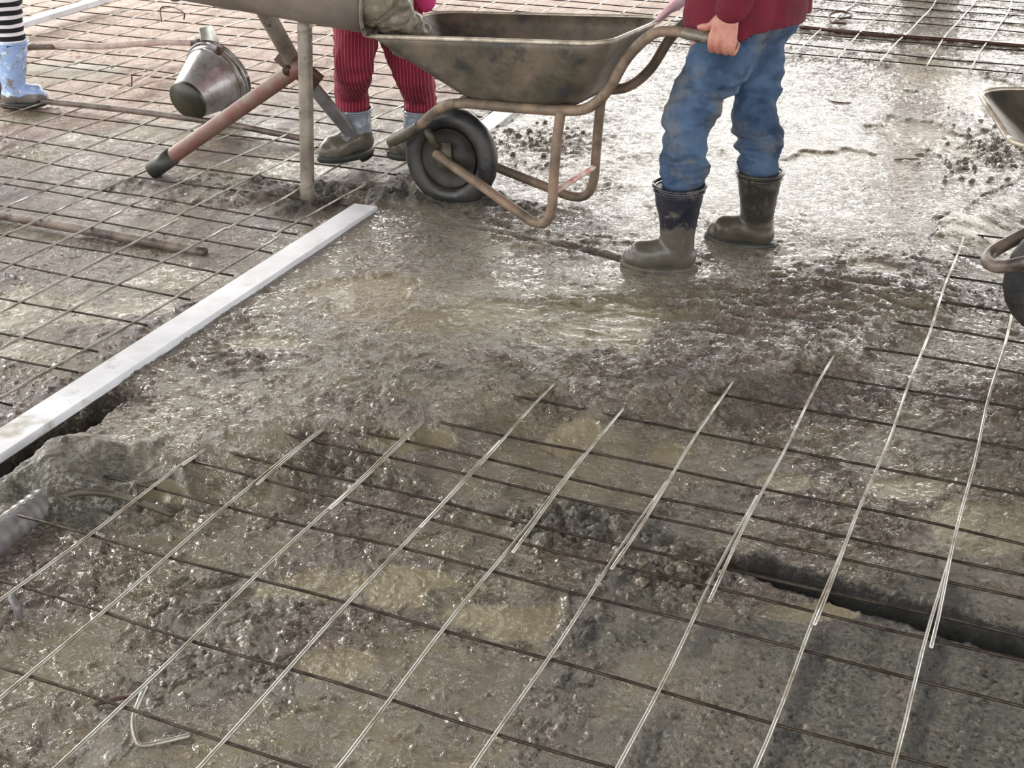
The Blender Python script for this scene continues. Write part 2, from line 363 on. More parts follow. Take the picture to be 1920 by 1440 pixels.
    # crumbly ground at the upper right and by the barrow leg
    cr_ = blob(x, y, 1860, 290, .33, .28, 0, .6, .4, 31)+blob(x, y, 1000, 270, .28, .22, 0, .6, .4, 33)
    z = z+cr_*.016*np.clip(fbm(x*34, y*34, 3)-.05, 0, 1)
    # mortar pile and hollow by the board
    z = z+.045*blob(x, y, 130, 880, .18, .10, .6, .8, .5, 41)+.02*blob(x, y, 250, 930, .25, .06, -.4, .8, .5, 43)*(1+fbm(x*20, y*20, 3))
    p, q = gxy(-200, 995), gxy(260, 722)
    d, t, s = seg(x, y, p, q); hol = (1-sst(.02, .055, d+.02*fbm(x*12, y*12, 3)))*(1-sst(.8, 1, t))
    z = z-hol*.075
    # open joint at the right
    g1, g2 = gxy(1375, 1012, -.01), gxy(2250, 1268, -.01)
    dx, dy = g2[0]-g1[0], g2[1]-g1[1]; l = math.hypot(dx, dy)
    t = ((x-g1[0])*dx+(y-g1[1])*dy)/l; s = ((x-g1[0])*-dy+(y-g1[1])*dx)/l+.010*fbm(x*16, y*16, 3)
    inr = sst(-.04, .06, t)
    far = sst(-.005, .012, s)*(1-sst(.25, .5, s))*inr
    z = z+far*.018
    gro = sst(-.062, -.040, s)*(1-sst(-.006, .004, s))*inr
    z = z-gro*.16
    front = (1-sst(-.10, -.03, s))*sst(.15, .6, x)
    # water
    P = np.zeros_like(x)
    for i, (px, py, rx, ry) in enumerate(PUD):
        P = np.maximum(P, blob(x, y, px, py, rx, ry, .0, .3, .55, i*7+50))
    for i, (px, py, rx, ry) in enumerate(PUDL):
        P = np.maximum(P, .9*left*blob(x, y, px, py, rx, ry, .0, .3, .5, i*5+90))
    P = P*(1-gro)*(1-np.clip(hp, 0, 1))
    base = -.050+.058*sst(-.22, .03, ed)+rs*.022*(ed < .03)
    base = base*(1-left)+(-.032)*left+far*.014
    flat = sst(.2, 1.05, P+.30*fbm(x*22, y*22, 4)*(P > .02))
    flatz = flat*.72
    z = z*(1-flatz)+(base-.001+.0012*fbm(x*3, y*3, 2))*flatz
    # splashes colouring: sand/dry, water, clay, silt with painted shade, pale clay
    sand = np.clip(sst(.0, .45, x-(y-1.9)*.3+.25*fbm(x*3+8, y*3, 3))*(1-sst(1.95, 2.25, y+.15*fbm(x*4, y*4, 2)))+.9*blob(x, y, 130, 900, .25, .14, .5, .6, .5, 61)+.5*ch2, 0, 1)
    sand = np.clip(sand+.5*np.clip(hp, 0, 1)+.55*sst(.15, .5, fbm(x*2.8+70, y*2.8+3, 3))*(1-left)*(y < 3), 0, 1)*(1-flat)
    silt_shade = np.clip(sst(-.075, -.062, s)*(1-sst(.002, .012, s))*inr+.9*hol+.85*np.clip(hp, 0, 1)*sst(-.5, .3, fbm(x*6, y*6, 3))+.3*rut, 0, 1)  # shade painted in joint and hollow; heap dark from wet concrete and shade
    # damp lines beside the bars on the dry mortar
    fa = np.abs(((a+.85+.0) % 1.0)-.12); silt_shade = np.clip(silt_shade+.75*sand*(1-sst(.03, .16, fa+.05*fbm(x*20, y*20, 2)))*(y < 2.4)*(x > .1), 0, 1)
    pale = left*sst(5.5, 6.9, y-x*.5+.6*fbm(x*1.2, y*1.2, 3))*.85
    return z, sand, flat, left, silt_shade, pale, np.clip(smo+.25*left, 0, 1)
def build_ground():
    pys = np.linspace(1580, -90, NR); pxs = np.linspace(-330, 2250, NC)
    dz = -math.sin(PT)+(720-pys)/F*math.cos(PT); t = -H/dz
    Y = (math.cos(PT)+(720-pys)/F*math.sin(PT))*t
    X = (pxs[None, :]-960)/F*t[:, None]; Y = np.repeat(Y[:, None], NC, 1)
    z, sand, flat, left, silt_shade, pale, smo = height(X, Y)
    V = np.stack([X, Y, z], 2).reshape(-1, 3)
    idx = np.arange(NR*NC).reshape(NR, NC)
    q = np.stack([idx[:-1, :-1], idx[:-1, 1:], idx[1:, 1:], idx[1:, :-1]], 2).reshape(-1, 4)
    lf = (left.reshape(-1)[q[:, 0]] > .5)
    Z1 = np.stack([sand, flat, left, np.ones_like(z)], 2).reshape(-1, 4); Z2 = np.stack([silt_shade, pale, smo, np.ones_like(z)], 2).reshape(-1, 4)
    for name, sel in (('floor', lf), ('wet_concrete', ~lf)):
        f = q[sel]; used = np.unique(f); mp_ = np.full(NR*NC, -1); mp_[used] = np.arange(len(used)); f = mp_[f]
        me = bpy.data.meshes.new(name); me.vertices.add(len(used)); me.vertices.foreach_set('co', V[used].astype(np.float32).ravel())
        me.loops.add(f.size); me.loops.foreach_set('vertex_index', f.astype(np.int32).ravel())
        me.polygons.add(len(f)); me.polygons.foreach_set('loop_start', np.arange(0, f.size, 4, dtype=np.int32))
        me.update(calc_edges=True)
        for nm, Z in (('zone', Z1), ('zone2', Z2)):
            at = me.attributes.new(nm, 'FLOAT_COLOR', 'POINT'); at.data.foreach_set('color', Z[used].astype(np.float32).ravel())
        o = link(name, me, M_ground)
        if name == 'floor': o['kind'] = 'structure'
        else: tag(o, 'wet grey brown concrete and muddy slurry spread over the slab right of the white board', 'wet concrete', kind='stuff')
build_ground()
def gz(x, y):
    return float(height(np.array([[x]], float), np.array([[y]], float))[0][0, 0])

# subgrade and unseen roof of the half-open building, sized to shape the light
mb = MB(); mb.box((0, 12, -.22), (16, 0, 0), (0, 18, 0), (0, 0, .06)); o = mb.build('floor', M_ceil, None, False); o['kind'] = 'structure'
mb = MB(); mb.box((2.5, 5.0, 4.0), (7.5, 0, 0), (0, 7.0, 0), (0, 0, .12)); o = mb.build('unseen_ceiling', M_ceil, None, False); o['kind'] = 'structure'
q = G(1762, -14, 0); mb = MB(); mb.box((q.x, q.y+.15, .22), (.14, 0, 0), (0, .14, 0), (0, 0, .22)); o = mb.build('unseen_column_base', M_ceil, None, False); o['kind'] = 'structure'  # unseen column and base, added for their reflection in the wet mud
mb = MB(); mb.box((q.x, q.y+.15, 1.05), (.12, 0, 0), (0, .12, 0), (0, 0, .62)); o = mb.build('unseen_column', M_brick, None, False); o['kind'] = 'structure'

# ------------------------------------------------------------------ reinforcement mesh sheets
def sheet(label, a_list, b_list, a0, a1, b0, b1, zf, name='reinforcing_mesh', ra=.0037, rb=.0031, seed=0, jit=.02, group=None):
    c = gw((a0+a1)/2, (b0+b1)/2, 0); t = thing(name, label, 'reinforcing mesh', c, group)
    rnd = random.Random(seed)
    def zz(p): return zf(p)+.004*mnoise.noise(Vector((p.x*2.2, p.y*2.2, seed)))
    for a in a_list:
        n = max(4, int((b1-b0)*2)); ph = rnd.uniform(0, 9); pts = []
        s0 = b0+rnd.uniform(-.12, .1); s1 = b1+rnd.uniform(-.1, .15)
        for k in range(n+1):
            b = s0+(s1-s0)*k/n; p = gw(a+jit*math.sin(b*.5+ph)+.012*math.sin(b*1.9+ph*2), b); p.z = zz(p)+.0015; pts.append(p)
        MB().tube(pts, ra, 8).build('long_wire', M_wire, t)
    for b in b_list:
        n = max(4, int((a1-a0)*2)); ph = rnd.uniform(0, 9); pts = []
        s0 = a0+rnd.uniform(-.12, .08); s1 = a1+rnd.uniform(-.1, .12)
        for k in range(n+1):
            a = s0+(s1-s0)*k/n; p = gw(a, b+jit*math.sin(a*.6+ph)+.014*math.sin(a*2.1+ph*2)); p.z = zz(p)-ra+.001; pts.append(p)
        MB().tube(pts, rb, 7).build('cross_wire', M_cross, t)
    return t
def fr(a, b, s=1.0): return [a+s*i for i in range(int(round((b-a)/s))+1)]
def np_(v): return np.array([[v]], float)
def emerge(p):                               # how far the sheets have already sunk into the pour
    d = float(polyside(np_(p.x), np_(p.y), EDGE)[0, 0]); return min(max((d+.10)/.5, 0), 1)
A_NEAR = [-10.85, -9.83, -8.85, -7.85, -6.82, -5.83, -4.84, -3.83, -2.83, -1.85, -.86, .14, 1.14]
sheet('large galvanised wire mesh sheet in the near foreground over wet mud', A_NEAR, [4.7, 5.7, 6.69, 7.69, 8.71, 9.73, 10.7, 11.72], -10.95, 1.3, 4.4, 12.1,
      lambda p: .001-.02*emerge(p)-(.03 if 0 else 0), seed=1)
sheet('galvanised wire mesh sheet sinking into the concrete at the right, overlapping the foreground sheet', [a+.04 for a in A_NEAR[1:]], [10.32, 11.3, 12.28, 13.24, 14.28, 15.28, 16.31, 17.32, 18.3, 19.3, 20.3, 21.3],
      -9.9, 1.3, 10.1, 21.6, lambda p: .0045-.022*emerge(p), seed=2)
lw = lambda p: -.006
sheet('muddy wire mesh sheet left of the white board, nearest its lower end', [-19.9, -18.9, -17.87, -16.86, -15.88, -14.76, -13.83, -12.84], [8.7, 9.7, 10.7, 11.7, 12.27, 13.21, 14.25, 15.22, 16.3], -20.5, -12.6, 8.3, 16.8, lw, seed=3, jit=.04)
sheet('wire mesh sheet on the muddy slab around the trestle legs and tipped bucket', fr(-27.85, -12.85), [17.2, 17.6, 18.6, 19.5, 20.45, 21.4, 21.95, 22.9, 23.8, 24.8], -28.2, -12.6, 16.9, 25.2, lw, seed=4, jit=.08)
sheet('wire mesh sheet on pale clay at the top left behind the hoe', fr(-34.8, -12.8), fr(25.2, 42.2, 1.0), -35, -12.5, 25, 42.6, lw, seed=5, jit=.10)
sheet('wire mesh sheet at the top right beyond the churned wet mud', [-11.9, -10.9, -9.9, -8.95, -7.98, -6.98, -5.95, -4.93, -3.93, -2.9, -1.9, -.9, .1], [32.3, 33.2, 34.7, 35.4, 37.0, 38.1, 39.3, 40.2, 41.3, 42.3], -12.2, .5, 31.9, 42.8, lambda p: .030, seed=6, jit=.08)

# ------------------------------------------------------------------ board dividing the pour
def plank(mb, p, q, w_, t_, up=(0, 0, 1)):
    p, q = Vector(p), Vector(q); d = (q-p).normalized(); u = Vector(up); s = d.cross(u).normalized(); u = s.cross(d)
    L = (q-p).length; n = 24; rs = []
    for i in range(n+1):
        c = p+d*L*i/n; h = w_/2; b = .0025
        rs.append([c+s*x*1+u*y for x, y in ((-h+b, -t_/2), (h-b, -t_/2), (h, -t_/2+b), (h, t_/2-b), (h-b, t_/2), (-h+b, t_/2), (-h, t_/2-b), (-h, -t_/2+b))])
    mb.rings(rs)
mb = MB(); p0 = G(-170, 946, .033-.011); p1 = G(686, 390, .027-.011)
plank(mb, p0, p1, .088, .022)
o = mb.build('screed_board', M_white, None, False); tag(o, 'long white painted board lying along the edge of the wet concrete', 'board')
mb = MB(); plank(mb, G(880, 262, .012), G(960, 200, .012), .085, .016)
o = mb.build('board_end', M_white, None, False); tag(o, 'short white board piece showing in the mud right of the wheelbarrow wheel', 'board')
mb = MB(); plank(mb, G(-60, 76, .03), G(215, -8, .03), .075, .03)
o = mb.build('white_batten', M_white, None, False); tag(o, 'bright white batten lying on the mesh at the top left', 'batten')
mb = MB(); mb.tube([G(196, 742, -.02), G(222, 733, -.005)], .008, 8)
o = mb.build('peg', M_foot); tag(o, 'short dark peg sticking out from under the long white board', 'peg')

# pipes
def pipe(name, pts, r, mat, label, cat, ribs=0):
    mb = MB(); P = cr(pts, 10)
    if ribs:
        P = [Vector(x) for x in P]; L = [P[0]]; tot = sum((b-a).length for a, b in zip(P[:-1], P[1:])); Q = []; R = []
        n = int(tot/.004)
        for i in range(n+1):
            t = i/n*(len(P)-1); k = min(int(t), len(P)-2); Q.append(P[k].lerp(P[k+1], t-k)); R.append(r*(1+ribs*math.sin(i*.9)))
        mb.tube(Q, R, 20)
    else:
        mb.tube(P, [r*(1+.04*mnoise.noise(Vector(p)*9)) for p in P], 18, round_=False)
    o = mb.build(name, mat); tag(o, label, cat); return o
pipe('conduit_pipe', [G(-150, 377, -.018), G(60, 414, -.020), G(220, 443, -.024), G(385, 474, -.034)], .016, M_pipe, 'half buried brown conduit pipe under the mesh left of the board', 'pipe')
pipe('conduit_pipe', [G(60, 187, .0), G(240, 207, .002), G(420, 232, .0), G(580, 262, -.015)], .013, M_pipe, 'thin dark conduit pipe in front of the tipped bucket', 'pipe')
pipe('steel_bar', [G(1500, 50, .03), G(1620, 64, .03), G(1760, 73, .03), G(1960, 90, .03)], .009, M_rust, 'long dark steel bar crossing the mesh at the top right', 'steel bar')
pipe('drain_pipe', [G(-120, 1105, -.03), G(0, 1005, -.03), G(80, 945, -.03), G(160, 888, -.028)], .034, M_gpipe, 'grey ribbed plastic pipe end beside the mortar pile at the left edge', 'pipe', ribs=.03)

# rods, hooks, spacers
def rod(name, pts, r, mat, label, cat, n=6, group=None):
    mb = MB(); mb.tube(cr(pts, n), r, 9, round_=True); o = mb.build(name, mat); return tag(o, label, cat, group)
rod('bent_rod', [G(120, 930, -.01), G(160, 922, .0), G(225, 930, -.006), G(320, 963, -.014)], .0085, M_guard, 'bent muddy steel rod by the mortar pile', 'steel rod')
t = thing('rebar_chair', 'bent steel rebar chair standing in the mud under the foreground mesh', 'rebar chair', G(265, 1395, -.05))
MB().tube(cr([G(276, 1282, -.004), G(262, 1312, -.015), G(250, 1350, -.035), G(256, 1388, -.046), G(275, 1397, -.047), G(352, 1380, -.042)], 8), .0048, 9, round_=True).build('leg', M_wire, t)
MB().tube(cr([G(276, 1284, -.004), G(268, 1300, -.02), G(235, 1306, -.036), G(178, 1320, -.041)], 8), .0042, 9, round_=True).build('leg', M_rust, t)
rod('spacer_stub', [G(22, 1122, -.01), G(32, 1140, -.02), G(36, 1158, -.045)], .008, M_gpipe, 'small grey spacer stub beneath the mesh at the left edge', 'spacer')
rod('spacer_stub', [G(1352, 1075, -.0), G(1357, 1092, -.03)], .006, M_gpipe, 'tiny pale spacer stub left of the dark trench', 'spacer')
rod('wire_loop', [G(303, 40, .0), G(301, 16, .05), G(322, 13, .06), G(344, 24, .05), G(345, 36, .02)], .004, M_rust, 'bent dark wire loop on the mesh above the hoe handle', 'wire loop')
rod('wire_loop', [G(1585, 44, .035), G(1560, 42, .035), G(1555, 30, .04), G(1568, 22, .045), G(1590, 24, .045), G(1596, 31, .04), G(1575, 35, .04)], .006, M_rust, 'curled dark wire on the mesh right of the maroon sweater', 'wire loop')
rod('wire_scrap', [G(1548, 188, .012), G(1570, 192, .018), G(1598, 194, .014)], .004, M_rust, 'thin dark wire scrap, longest of the three on the pale mud', 'wire scrap')
rod('wire_scrap', [G(1498, 204, .012), G(1523, 209, .014)], .004, M_rust, 'short dark wire scrap on the pale mud, nearest of the three to the camera', 'wire scrap')
rod('wire_scrap', [G(1490, 155, .012), G(1505, 158, .016)], .004, M_rust, 'tiny dark wire scrap on the pale mud, farthest of the three', 'wire scrap')
rod('stick', [G(1678, 300, .014), G(1722, 299, .014)], .005, M_rust, 'thin brown stick lying alone on the wet mud beside the second wheelbarrow', 'stick')
rod('wire_scrap', [G(247, 162, -.01), G(247, 140, .04)], .003, M_rust, 'short upright wire end near the hoe handle, left of the bucket', 'wire end')
# small pile of tangled sticks left of the bucket
for i, (x0, y0, x1, y1) in enumerate(((222, 166, 300, 130), (240, 170, 292, 136), (262, 160, 305, 150))):
    rod('stick', [G(x0, y0, .0), G((x0+x1)/2, (y0+y1)/2-1, .01), G(x1, y1, .006)], .005, M_wood, 'pale thin stick in the small bundle left of the bucket', 'stick', group='pale sticks by the bucket')

# clods
def clod(px, py, r, z, label, group, mat=M_conc):
    c = G(px, py, z); c.z = gz(c.x, c.y)+r*.25
    mb = MB(); rs = []
    for i in range(7):
        th = PI*(i+.5)/7; rs.append([c+Vector((math.sin(th)*math.cos(2*PI*k/10), math.sin(th)*math.sin(2*PI*k/10), math.cos(th)*.6))*r*(1+.7*mnoise.noise(Vector((math.cos(k*.63)*2, math.sin(k*.63)*2+px, i*.6)))) for k in range(10)])
    mb.rings(rs); o = mb.build('concrete_clod', mat, None, True); tag(o, label, 'clod', group)
rd = random.Random(5)
for i in range(26):
    px, py = rd.uniform(850, 1030), rd.uniform(215, 330)
    clod(px, py, rd.uniform(.006, .013), 0, 'small crumb of concrete on the pale ground between wheel and barrow legs', 'crumbs by the wheelbarrow wheel')
for i in range(34):
    px, py = rd.uniform(1765, 1890), rd.uniform(235, 350)
    clod(px, py, rd.uniform(.006, .012), 0, 'small dark crumb on the ground beside the second wheelbarrow', 'crumbs by the second wheelbarrow')
for i, (px, py) in enumerate(((1090, 765), (1063, 776))): clod(px, py, .008, 0, 'small grey clod in the puddle, %s' % ('the farther one' if i == 0 else 'the nearer one'), None)
for i in range(22):
    px, py = rd.uniform(1180, 1340), rd.uniform(1000, 1100)
    clod(px, py, rd.uniform(.006, .015), -.03, 'dark broken mortar clod left of the trench', 'mortar clods by the trench')

# ------------------------------------------------------------------ wheelbarrow
def wheelbarrow(label, x, y, yaw, pitch, roll, S=.965, du=0.0, matf=M_frame):
    R = Matrix.Translation((x, y, 0)) @ Matrix.Rotation(yaw, 4, 'Z') @ Matrix.Rotation(pitch, 4, 'Y') @ Matrix.Rotation(roll, 4, 'X') @ Matrix.Scale(S, 4)
    t = thing('wheelbarrow', label, 'wheelbarrow', (x, y, 0))
    def T(v): return [R @ Vector(p) for p in v]
    def fin(mb, name, mat, parent=t):
        mb.v = [tuple(R @ Vector(p)) for p in mb.v]; return mb.build(name, mat, parent)
    # tray: rounded rectangles from bottom to rim, outside then inside
    def rr(x0, x1, hw, z, rad, n=7, hwf=None):
        hwf = hw if hwf is None else hwf; o = []
        for cx, cy, a0 in ((x1-rad, hwf-rad, 0), (x0+rad, hw-rad, PI/2), (x0+rad, -hw+rad, PI), (x1-rad, -hwf+rad, 1.5*PI)):
            for k in range(n): a = a0+PI/2*k/(n-1); o.append((cx+rad*math.cos(a), cy+rad*math.sin(a), z))
        return o
    def prof(s, off):
        # s 0 bottom .. 1 rim
        e = s**.85
        x1 = -.10+(.168+.10)*(s**1.0)+du; x0 = -.53-(.673-.53)*(s**.7)+du
        hw = .185+(.2765-.185)*e; hwf = .16+(.2765-.16)*e
        z = .415+(.619-.415)*s
        return rr(x0+off, x1-off, hw-off, z+(off if s < .5 else 0), .10-.02*s-off*.5, 7, hwf-off)
    mb = MB(); ss = [0, .03, .1, .25, .45, .65, .85, 1.0]
    bot = [(p[0]*.92-.02, p[1]*.9, p[2]-.012) for p in prof(0, 0)]
    outer = [bot]+[prof(s, 0) for s in ss]; inner = [prof(s, .006) for s in reversed(ss)]
    mb.rings(outer+inner); fin(mb, 'tray', M_tray)
    lip = prof(1.0, -.006); lip.append(lip[0]); mb = MB()
    mb.tube([Vector(p) for p in lip], .0075, 8); fin(mb, 'rim', M_traylip)
    # concrete left in the tray
    mb = MB(); n = 26; vs = []; fs = []
    for i in range(n+1):
        for j in range(n+1):
            u = -.52+du+(.39)*i/n; v = -.14+.28*j/n
            z = .435+.05*sst(.55, 1, i/n)*1.0+.012*mnoise.noise(Vector((u*12, v*12, 1)))+.006*mnoise.noise(Vector((u*40, v*40, 1)))
            vs.append((u, v, z))
    for i in range(n):
        for j in range(n): a = i*(n+1)+j; fs.append((a, a+1, a+n+2, a+n+1))
    m0 = len(vs); vs += [(u, v, .42) for u, v, z in vs]; 
    for i in range(n):
        for a in (i, ): fs.append((a, a+m0, a+1+m0, a+1)); b = n*(n+1)+i; fs.append((b+1, b+1+m0, b+m0, b))
        a = i*(n+1); b = (i+1)*(n+1); fs.append((b, b+m0, a+m0, a)); a += n; b += n; fs.append((a, a+m0, b+m0, b))
    mb.add(vs, fs); 
    # tubular frame
    for sg in (1, -1):
        mb = MB()
        pts, rad = crr([(-1.03, .215*sg, .628), (-.95, .215*sg, .637), (-.87, .213*sg, .650), (-.80, .212*sg, .640), (-.72, .208*sg, .57), (-.655, .20*sg, .47), (-.585, .188*sg, .410), (-.50, .18*sg, .394), (-.30, .165*sg, .392), (-.12, .145*sg, .392), (-.03, .125*sg, .365), (.06, .10*sg, .30)],
                       [.0155]*4+[.017]*8, 6)
        mb.tube(pts, rad, 12); fin(mb, 'handle', matf)
        mb = MB(); pts, rad = crr([(-1.04, .215*sg, .627), (-.96, .215*sg, .636), (-.90, .214*sg, .646)], [.018, .0185, .017], 5); mb.tube(pts, rad, 12, round_=True); fin(mb, 'grip', M_post)
        mb = MB(); pts, rad = crr([(.03, .060*sg, .20), (-.02, .068*sg, .172), (-.15, .10*sg, .115), (-.30, .145*sg, .052), (-.375, .167*sg, .022), (-.425, .18*sg, .028), (-.452, .185*sg, .08), (-.462, .187*sg, .18), (-.475, .185*sg, .30), (-.49, .182*sg, .395)], [.0165]*10, 6)
        mb.tube(pts, rad, 12); fin(mb, 'leg', matf)
        mb = MB(); mb.box((.0, .052*sg, .19), (.028, 0, 0), (0, .004, 0), (0, 0, .045)); fin(mb, 'axle_bracket', M_guard)
    mb = MB(); lp = [(.06, .10, .30), (.14, .085, .255), (.20, .055, .228), (.222, 0, .222), (.20, -.055, .228), (.14, -.085, .255), (.06, -.10, .30)]
    mb.tube(cr(lp, 8), .018, 12); fin(mb, 'guard', M_guard if matf is M_frame else matf)
    mb = MB(); mb.tube([(.05, .085, .29), (.02, .062, .22)], .014, 10); mb.tube([(.05, -.085, .29), (.02, -.062, .22)], .014, 10); fin(mb, 'fork', M_guard)
    mb = MB(); mb.tube([(-.458, .185, .13), (-.458, -.185, .13)], .010, 8); fin(mb, 'brace', M_pinkpaint)
    mb = MB(); mb.tube([(-.14, .15, .40), (-.14, -.15, .40)], .012, 8); mb.tube([(-.49, .18, .40), (-.49, -.18, .40)], .012, 8); fin(mb, 'cross_bar', M_rust)
    # wheel
    wh = MB(); rs = []; n = 48
    for i in range(n+1):
        a = 2*PI*i/n; c = Vector((math.cos(a), 0, math.sin(a)))
        rs.append([c*(.134+.040*math.cos(b)*(1 if math.cos(b) > 0 else .8)+(.0015 if i % 2 else 0)*(math.cos(b) > .3))+Vector((0, .036*math.sin(b), .174)) for b in [2*PI*k/16 for k in range(16)]])
    wh.rings(rs, False); tyre = fin(wh, 'tyre', M_dark)
    mb = MB(); rs = []
    for rr_, yy in ((.104, .022), (.10, .016), (.05, .010), (.035, .028), (.0, .030)):
        rs.append([(rr_*math.cos(2*PI*k/24), yy, .174+rr_*math.sin(2*PI*k/24)) for k in range(24)])
    for rr_, yy in ((.0, -.030), (.035, -.028), (.05, -.010), (.10, -.016), (.104, -.022)):
        rs.append([(rr_*math.cos(2*PI*k/24), yy, .174+rr_*math.sin(2*PI*k/24)) for k in range(24)])
    mb.rings(rs, False); mb.tube([(0, -.065, .174), (0, .065, .174)], .009, 10); fin(mb, 'wheel_hub', M_hub)
    return t, R, (vs, fs)
barrow, BR, (vs, fs) = wheelbarrow('mud-caked wheelbarrow with tan tube legs being filled under the chute', -.203*.965, 4.449*.965, 2.716, .059, .046)
mb = MB(); mb.add([BR @ Vector(p) for p in vs], fs); o = mb.build('tray_concrete', M_conc); tag(o, 'fresh grey concrete lying in the bottom of the wheelbarrow tray', 'concrete', kind='stuff')
wheelbarrow('second muddy wheelbarrow, only its front visible at the right edge', 1.458, 3.22, 2.99, .03, 0, .965, .08, M_pipe)

# ------------------------------------------------------------------ chute and trestle
t = thing('chute', 'grey steel concrete chute tipping into the wheelbarrow at the top left', 'chute', G(560, 350, 0))
E1 = PD(694, 62, 4.17); E2 = PD(350, 0, 4.27); dr = (E2-E1).normalized(); RC = .135
sv = dr.cross(Vector((0, 0, 1))).normalized(); uv = sv.cross(dr).normalized()
if uv.z < 0: uv = -uv
E3 = E1+dr*2.2
def halfpipe(p, q, r, th, n=20, m=20):
    rs = []
    for i in range(m+1):
        c = p.lerp(q, i/m)+uv*r; ring = [c+(sv*math.cos(a)*r*1.05-uv*math.sin(a)*r) for a in [PI*(-.12)+PI*1.24*k/n for k in range(n+1)]]
        ring += [c+(sv*math.cos(a)*(r-th)*1.05-uv*math.sin(a)*(r-th)) for a in reversed([PI*(-.12)+PI*1.24*k/n for k in range(n+1)])]
        rs.append(ring)
    return rs
MB().rings(halfpipe(E1, E3, RC, .005)).build('trough', M_chute, t)
mb = MB()
for q in (.0, .62):
    mb = MB(); c = E1+dr*q+uv*RC; mb.tube([c+(sv*math.cos(a)*(RC+.002)*1.05-uv*math.sin(a)*(RC+.002)) for a in [PI*(-.12)+PI*1.24*k/24 for k in range(25)]], .006, 8)
    mb.build('band', M_post, t)
# concrete sliding out
mb = MB()
pts, rad = crr([E1+dr*.9+uv*.10, E1+dr*.35+uv*.10, E1+dr*.05+uv*.11, PD(722, 12, 4.20), PD(760, 38, 4.22), PD(790, 62, 4.25)], [.08, .085, .092, .078, .055, .03], 6)
mb.tube(pts, rad, 20, round_=True)
pts, rad = crr([PD(745, 20, 4.22), PD(740, 60, 4.27), PD(760, 85, 4.31)], [.06, .055, .045], 5); mb.tube(pts, rad, 16, round_=True)
me = fuse(mb, .007, 2, lambda c, n: .016*mnoise.noise(c*16)+.010*mnoise.noise(c*38)+.005*mnoise.noise(c*90))
o = link('pouring_concrete', me, M_conc); tag(o, 'lumpy grey concrete sliding out of the chute into the wheelbarrow', 'concrete', kind='stuff')

t = thing('trestle', 'grey steel trestle of crossed tube legs carrying the chute', 'trestle', G(577, 370, 0))
def leg(p, q, r, mat, flat=.45, ref=(0, 1, 0)):
    mb = MB(); q = Vector(q); p = Vector(p); n = 14; P = [p.lerp(q, i/n) for i in range(n+1)]
    mb.tube(P, r, 12, ref=ref); return mb.build('leg', mat, t)
b1 = G(577, 378, -.0); leg(PD(571, 30, b1.y), b1, .024, M_post)
f1 = G(686, 290, 0); j1 = PD(555, 125, 4.55); leg(PD(478, -12, 4.33), j1, .029, M_post)
leg(j1+Vector((-.02, 0, .03)), f1+Vector((0, 0, .01)), .024, M_gpipe)
f2 = G(290, 318, 0); leg(PD(572, 118, 4.50), f2+Vector((0.04, 0, .03)), .028, M_redleg)
def foot(p, q, r, name='foot_cap'):
    mb = MB(); mb.tube([p, q], r, 14); return mb.build(name, M_foot, t)
foot(f2+Vector((.075, -.012, .055)), f2+Vector((-.012, .003, -.005)), .033)
foot(f1+Vector((-.03, -.01, .05)), f1+Vector((.006, 0, -.01)), .029)
mb = MB(); mb.tube([j1+Vector((-.05, .0, .05)), j1+Vector((.07, .0, -.06))], .036, 14); mb.tube([j1+Vector((-.02, -.06, 0)), j1+Vector((-.02, .06, 0))], .018, 10); mb.build('clamp', M_rust, t)
mb = MB(); mb.tube([PD(480, 6, 4.30), PD(600, 30, 4.33)], .012, 8); mb.build('cross_bar', M_rust, t)

# ------------------------------------------------------------------ bucket
t = thing('bucket', 'shiny muddy metal bucket tipped on its side at the left', 'bucket', G(380, 217, 0))
c0 = G(368, 222, 0); c1 = G(436, 197, 0); hd = (c1-c0); hd.z = 0; hd.normalize()
rb_, rt_, hb_ = .083, .145, .20; sl = math.atan2(rt_-rb_, hb_)
ax = (hd*math.cos(sl)+Vector((0, 0, 1))*math.sin(sl)).normalized(); up2 = (Vector((0, 0, 1))*math.cos(sl)-hd*math.sin(sl)).normalized(); sd2 = ax.cross(up2)
c0 = c0+Vector((0, 0, .004))-hd*.01
base = c0+up2*rb_*1.0
def bring(h, r): return [base+ax*h+(up2*math.cos(2*PI*k/40)+sd2*math.sin(2*PI*k/40))*r*(1+.010*math.sin(3*2*PI*k/40+h*9)) for k in range(40)]
def br(h): return rb_+(rt_-rb_)*h/hb_
hs = [0, .006, .02, .06, .1, .14, .18, .22, hb_]
rs = [bring(h, br(h)) for h in hs]+[bring(h, br(h)-.004) for h in reversed(hs[1:])]
MB().rings(rs).build('body', M_bucket, t)
MB().tube(bring(hb_, rt_+.002)+[bring(hb_, rt_+.002)[0]], .0055, 8).build('rim', M_bucket, t)
MB().rings([bring(-.012, rb_+.001), bring(.004, rb_+.003)]).build('base', M_bbase, t)
MB().tube(bring(hb_-.028, br(hb_-.028)+.001)+[bring(hb_-.028, br(hb_-.028)+.001)[0]], .003, 6).build('rim_bead', M_bucket, t)
for k in (3, 22):
    c = bring(hb_-.02, rt_-.002)[k]; mb = MB(); nrm = (c-(base+ax*(hb_-.02))).normalized(); mb.box(c+nrm*.006, ax*.016, ax.cross(nrm)*.014, nrm*.006); mb.build('ear', M_rust, t)

